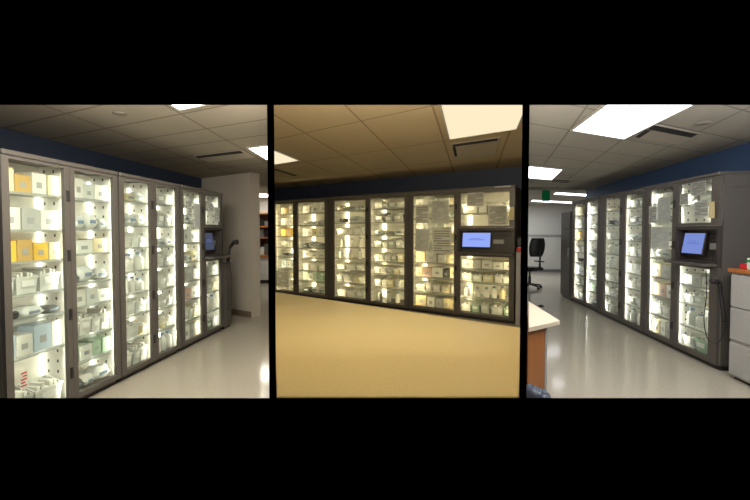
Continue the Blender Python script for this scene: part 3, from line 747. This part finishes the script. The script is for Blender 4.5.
t = thing('glove_box', 'black-topped box right of the green banded box', 'box', q0+dv*.36+nv*.12+Vector((0, 0, 1.0765)), rz)
bx('carton_body', M['offwhite'], t, -.08, .08, -.1, .1, 0, .13, bevel=.004); bx('carton_lid', M['blackp'], t, -.083, .083, -.103, .103, .13, .16, bevel=.004)

sa, sb = R3.S(561), R3.S(571)
t = thing('dispensing_tower', 'tall plain grey tower past the farthest right cabinet', 'tower', R3.W(sa), R3.rz)
w = sb-sa
bx('tower_body', M['frame'], t, 0, w, 0, .45, .04, 1.86, bevel=.01); bx('plinth', M['dark'], t, .02, w-.02, .03, .43, 0, .04)
bx('upper_panel', M['frame'], t, .03, w-.03, -.014, -.001, 1.5, 1.83, bevel=.004)
d = bx('lower_door', M['frame'], t, .03, w-.03, -.014, -.001, .08, 1.47, bevel=.004); bx('door_handle', M['lip'], d, w-.1, w-.07, -.035, -.014, .9, 1.1, bevel=.004)
bx('side_display', M['dark'], t, -.01, .0, .06, .3, 1.36, 1.5, bevel=.003)

dz = .75
A_, B_, C_ = at_z(528.5, 301, dz), at_z(560, 320.5, dz), at_z(528.5, 327.5, dz)
t = thing('work_table', 'pale topped table corner at the lower left of the right room', 'table', (B_.x, B_.y, 0))
rel = lambda q: (q[0]-B_.x, q[1]-B_.y)
bm = bmesh.new(); prism(bm, [rel(A_), rel(B_), rel(C_)], dz-.035, dz); bev(bm, .003); obj('table_top', bm, M['wood_top'], t)
e1 = (C_-B_).normalized(); e2 = (A_-B_).normalized()
s1 = B_+e1*.165+e2*.04; s2 = C_-e1*.012+e2*.03; s3 = s1+e2*.45
bm = bmesh.new(); prism(bm, [rel(s1), rel(s2), rel(s2+e2*.02), rel(s1+e2*.02)], .0, dz-.037); obj('end_panel', bm, M['wood_panel'], t)
bm = bmesh.new(); prism(bm, [rel(s1-e1*.004), rel(s1-e1*.03), rel(s1-e1*.03+e2*.03), rel(s1-e1*.004+e2*.03)], .0, dz-.037); obj('table_leg', bm, M['file'], t)
bm = bmesh.new(); prism(bm, [rel(s1+e2*.05), rel(s1+e1*.02+e2*.05), rel(s3+e1*.02), rel(s3)], .02, dz-.037); obj('side_panel', bm, M['wood_panel'], t)

by = 2.26
c = at_y(538.5, 398, by)
t = thing('waste_bin', 'small bin with crumpled bluish plastic liner below the table corner', 'bin', (c.x, by, 0))
bm = bmesh.new(); lathe(bm, [(.06, 0), (.072, .34), (.074, .35), (.068, .35), (.056, .012)], seg=24); obj('bin_body', bm, M['file'], t, True)
bm = bmesh.new(); seg = 36; rings = []
for i, (r, z) in enumerate([(.077, .26), (.081, .33), (.079, .37), (.066, .40), (.045, .39), (.02, .36)]):
    rings.append([bm.verts.new(((r+.007*noise.noise(Vector((k*.9, i*1.3, 2))))*math.cos(k*2*math.pi/seg), (r+.007*noise.noise(Vector((k*.9, i*1.3, 2))))*math.sin(k*2*math.pi/seg), z+.025*noise.noise(Vector((k*.5, i, 7)))+.02*(-math.cos(k*2*math.pi/seg)))) for k in range(seg)])
for q, w_ in zip(rings, rings[1:]):
    for k in range(seg): bm.faces.new((q[k], q[(k+1) % seg], w_[(k+1) % seg], w_[k]))
bm.faces.new(rings[-1]); obj('bin_liner', bm, M['liner_bag'], t, True)

# office chair, partly behind the partition
fy = at_z(529.5, 288, 0)
t = thing('office_chair', 'black swivel office chair at the far left of the right room', 'chair', (fy.x, fy.y, 0), math.radians(200))
for k in range(5):
    a = k*2*math.pi/5+.3
    bm = bmesh.new(); tube(bm, [(0, 0, .11), (.15*math.cos(a), .15*math.sin(a), .09), (.29*math.cos(a), .29*math.sin(a), .075)], [.03, .024, .018], 8); lg = obj('leg', bm, M['blackp'], t, True)
    bm = bmesh.new(); tube(bm, [(.29*math.cos(a)-.02*math.sin(a), .29*math.sin(a)+.02*math.cos(a), .032), (.29*math.cos(a)+.02*math.sin(a), .29*math.sin(a)-.02*math.cos(a), .032)], .031, 12); obj('caster', bm, M['blackp'], lg, True)
bm = bmesh.new(); lathe(bm, [(.035, .1), (.035, .3), (.022, .3), (.022, .46)], seg=14); obj('gas_column', bm, M['dark'], t, True)
bm = bmesh.new(); box(bm, -.25, .25, -.24, .25, .46, .54); bev(bm, .035, 3); obj('seat', bm, M['blackp'], t, True)
bm = bmesh.new(); nx, nz = 8, 8
for zz in range(1):
    def bp(i, j, off):
        x = -.23+.46*i/nx; z = .82+.46*j/nz; k = 1-.25*(2*j/nz-1)**2
        return (x*k, .27+off-.09*(2*i/nx-1)**2+.05*(j/nz), z)
    f0 = [[bm.verts.new(bp(i, j, 0)) for i in range(nx+1)] for j in range(nz+1)]; f1 = [[bm.verts.new(bp(i, j, .05)) for i in range(nx+1)] for j in range(nz+1)]
    for j in range(nz):
        for i in range(nx):
            bm.faces.new((f0[j][i], f0[j][i+1], f0[j+1][i+1], f0[j+1][i])); bm.faces.new((f1[j][i], f1[j+1][i], f1[j+1][i+1], f1[j][i+1]))
    for j in range(nz): bm.faces.new((f0[j][0], f0[j+1][0], f1[j+1][0], f1[j][0])); bm.faces.new((f0[j][nx], f1[j][nx], f1[j+1][nx], f0[j+1][nx]))
    for i in range(nx): bm.faces.new((f0[0][i], f1[0][i], f1[0][i+1], f0[0][i+1])); bm.faces.new((f0[nz][i], f0[nz][i+1], f1[nz][i+1], f1[nz][i]))
obj('backrest', bm, M['blackp'], t, True)
bm = bmesh.new(); tube(bm, spline([(0, .1, .47), (0, .28, .5), (0, .33, .7), (0, .32, .95)], 5), .022, 8); obj('back_support', bm, M['dark'], t, True)
for sx in (-1, 1):
    bm = bmesh.new(); tube(bm, spline([(sx*.2, .05, .48), (sx*.29, .05, .5), (sx*.3, .04, .66)], 5), .016, 8); box(bm, sx*.3-.035, sx*.3+.035, -.13, .14, .66, .69); obj('armrest', bm, M['dark'], t)

# small dark door stop on the right floor
fp = at_z(541, 306.5, 0)
bm = bmesh.new(); lathe(bm, [(.05, 0), (.052, .012), (.03, .03), (.012, .034)], seg=20)
o = tag(obj('floor_outlet', bm, M['dark'], None, True), 'small dark disc on the floor past the table corner', 'floor fitting'); o.location = fp

# ------------------------------------------------------------------ light
def area(name, loc, sx, sy, power, col, rot=(0, 0, 0)):
    l = bpy.data.lights.new(name, 'AREA'); l.shape = 'RECTANGLE'; l.size = sx; l.size_y = sy; l.energy = power; l.color = col
    o = bpy.data.objects.new(name, l); C.objects.link(o); o.location = loc; o.rotation_euler = rot
    return o
def forward(a): return (math.radians(90+a), 0, 0)
area('room_fill_light_left', (-1.5, 2.1, H1-.03), 1.2, .6, 14, (1, .95, .86))
area('room_fill_light_left', (-1.3, Y0+.05, 2.22), 1.4, .25, 36, (1, .95, .86), forward(2))  # added fill, unseen above the opening, lifts the end wall and ceiling
area('room_fill_light_left', (-2.75, 8.0, H1-.03), .4, .4, 6, (1, .95, .86))
area('room_fill_light_middle', (.15, 2.3, H2-.03), .9, .5, 14, (1, .92, .70))
area('room_fill_light_middle', (.1, Y0+.05, 2.3), 1.0, .25, 44, (1, .92, .72), forward(14))  # added fill behind the wall top, tilted up to brighten ceiling and cabinets
area('room_fill_light_right', (2.0, 2.2, H3-.03), 1.6, .6, 26, (1, .98, .93))
area('room_fill_light_right', (2.1, Y0+.05, 2.22), 2.4, .25, 42, (1, .98, .93), forward(6))  # added fill out of sight over the right opening, brightens the whole room
area('room_fill_light_right', (4.2, 11, H3-.03), 2, 1, 40, (1, .99, .96))
for _p, _c in P.values():
    for _o in _c+[_p]: bpy.data.objects.remove(_o)

w = bpy.data.worlds.new('dark_surroundings'); bpy.context.scene.world = w; w.use_nodes = True
w.node_tree.nodes['Background'].inputs[0].default_value = (0, 0, 0, 1); w.node_tree.nodes['Background'].inputs[1].default_value = 0

cam = bpy.data.cameras.new('camera'); co = bpy.data.objects.new('camera', cam); C.objects.link(co)
co.location = (0, 0, EYE); co.rotation_euler = (math.pi/2-TH, 0, 0)
cam.sensor_width = 36; cam.lens = 36*F/750; cam.shift_y = -(250-PY)/750; cam.clip_start = .05; cam.clip_end = 60
sc = bpy.context.scene; sc.camera = co
sc.view_settings.view_transform = 'Standard'; sc.view_settings.look = 'None'
sc.cycles.use_denoising = True; sc.cycles.max_bounces = 8; sc.cycles.transparent_max_bounces = 16
sc.cycles.sample_clamp_indirect = 4
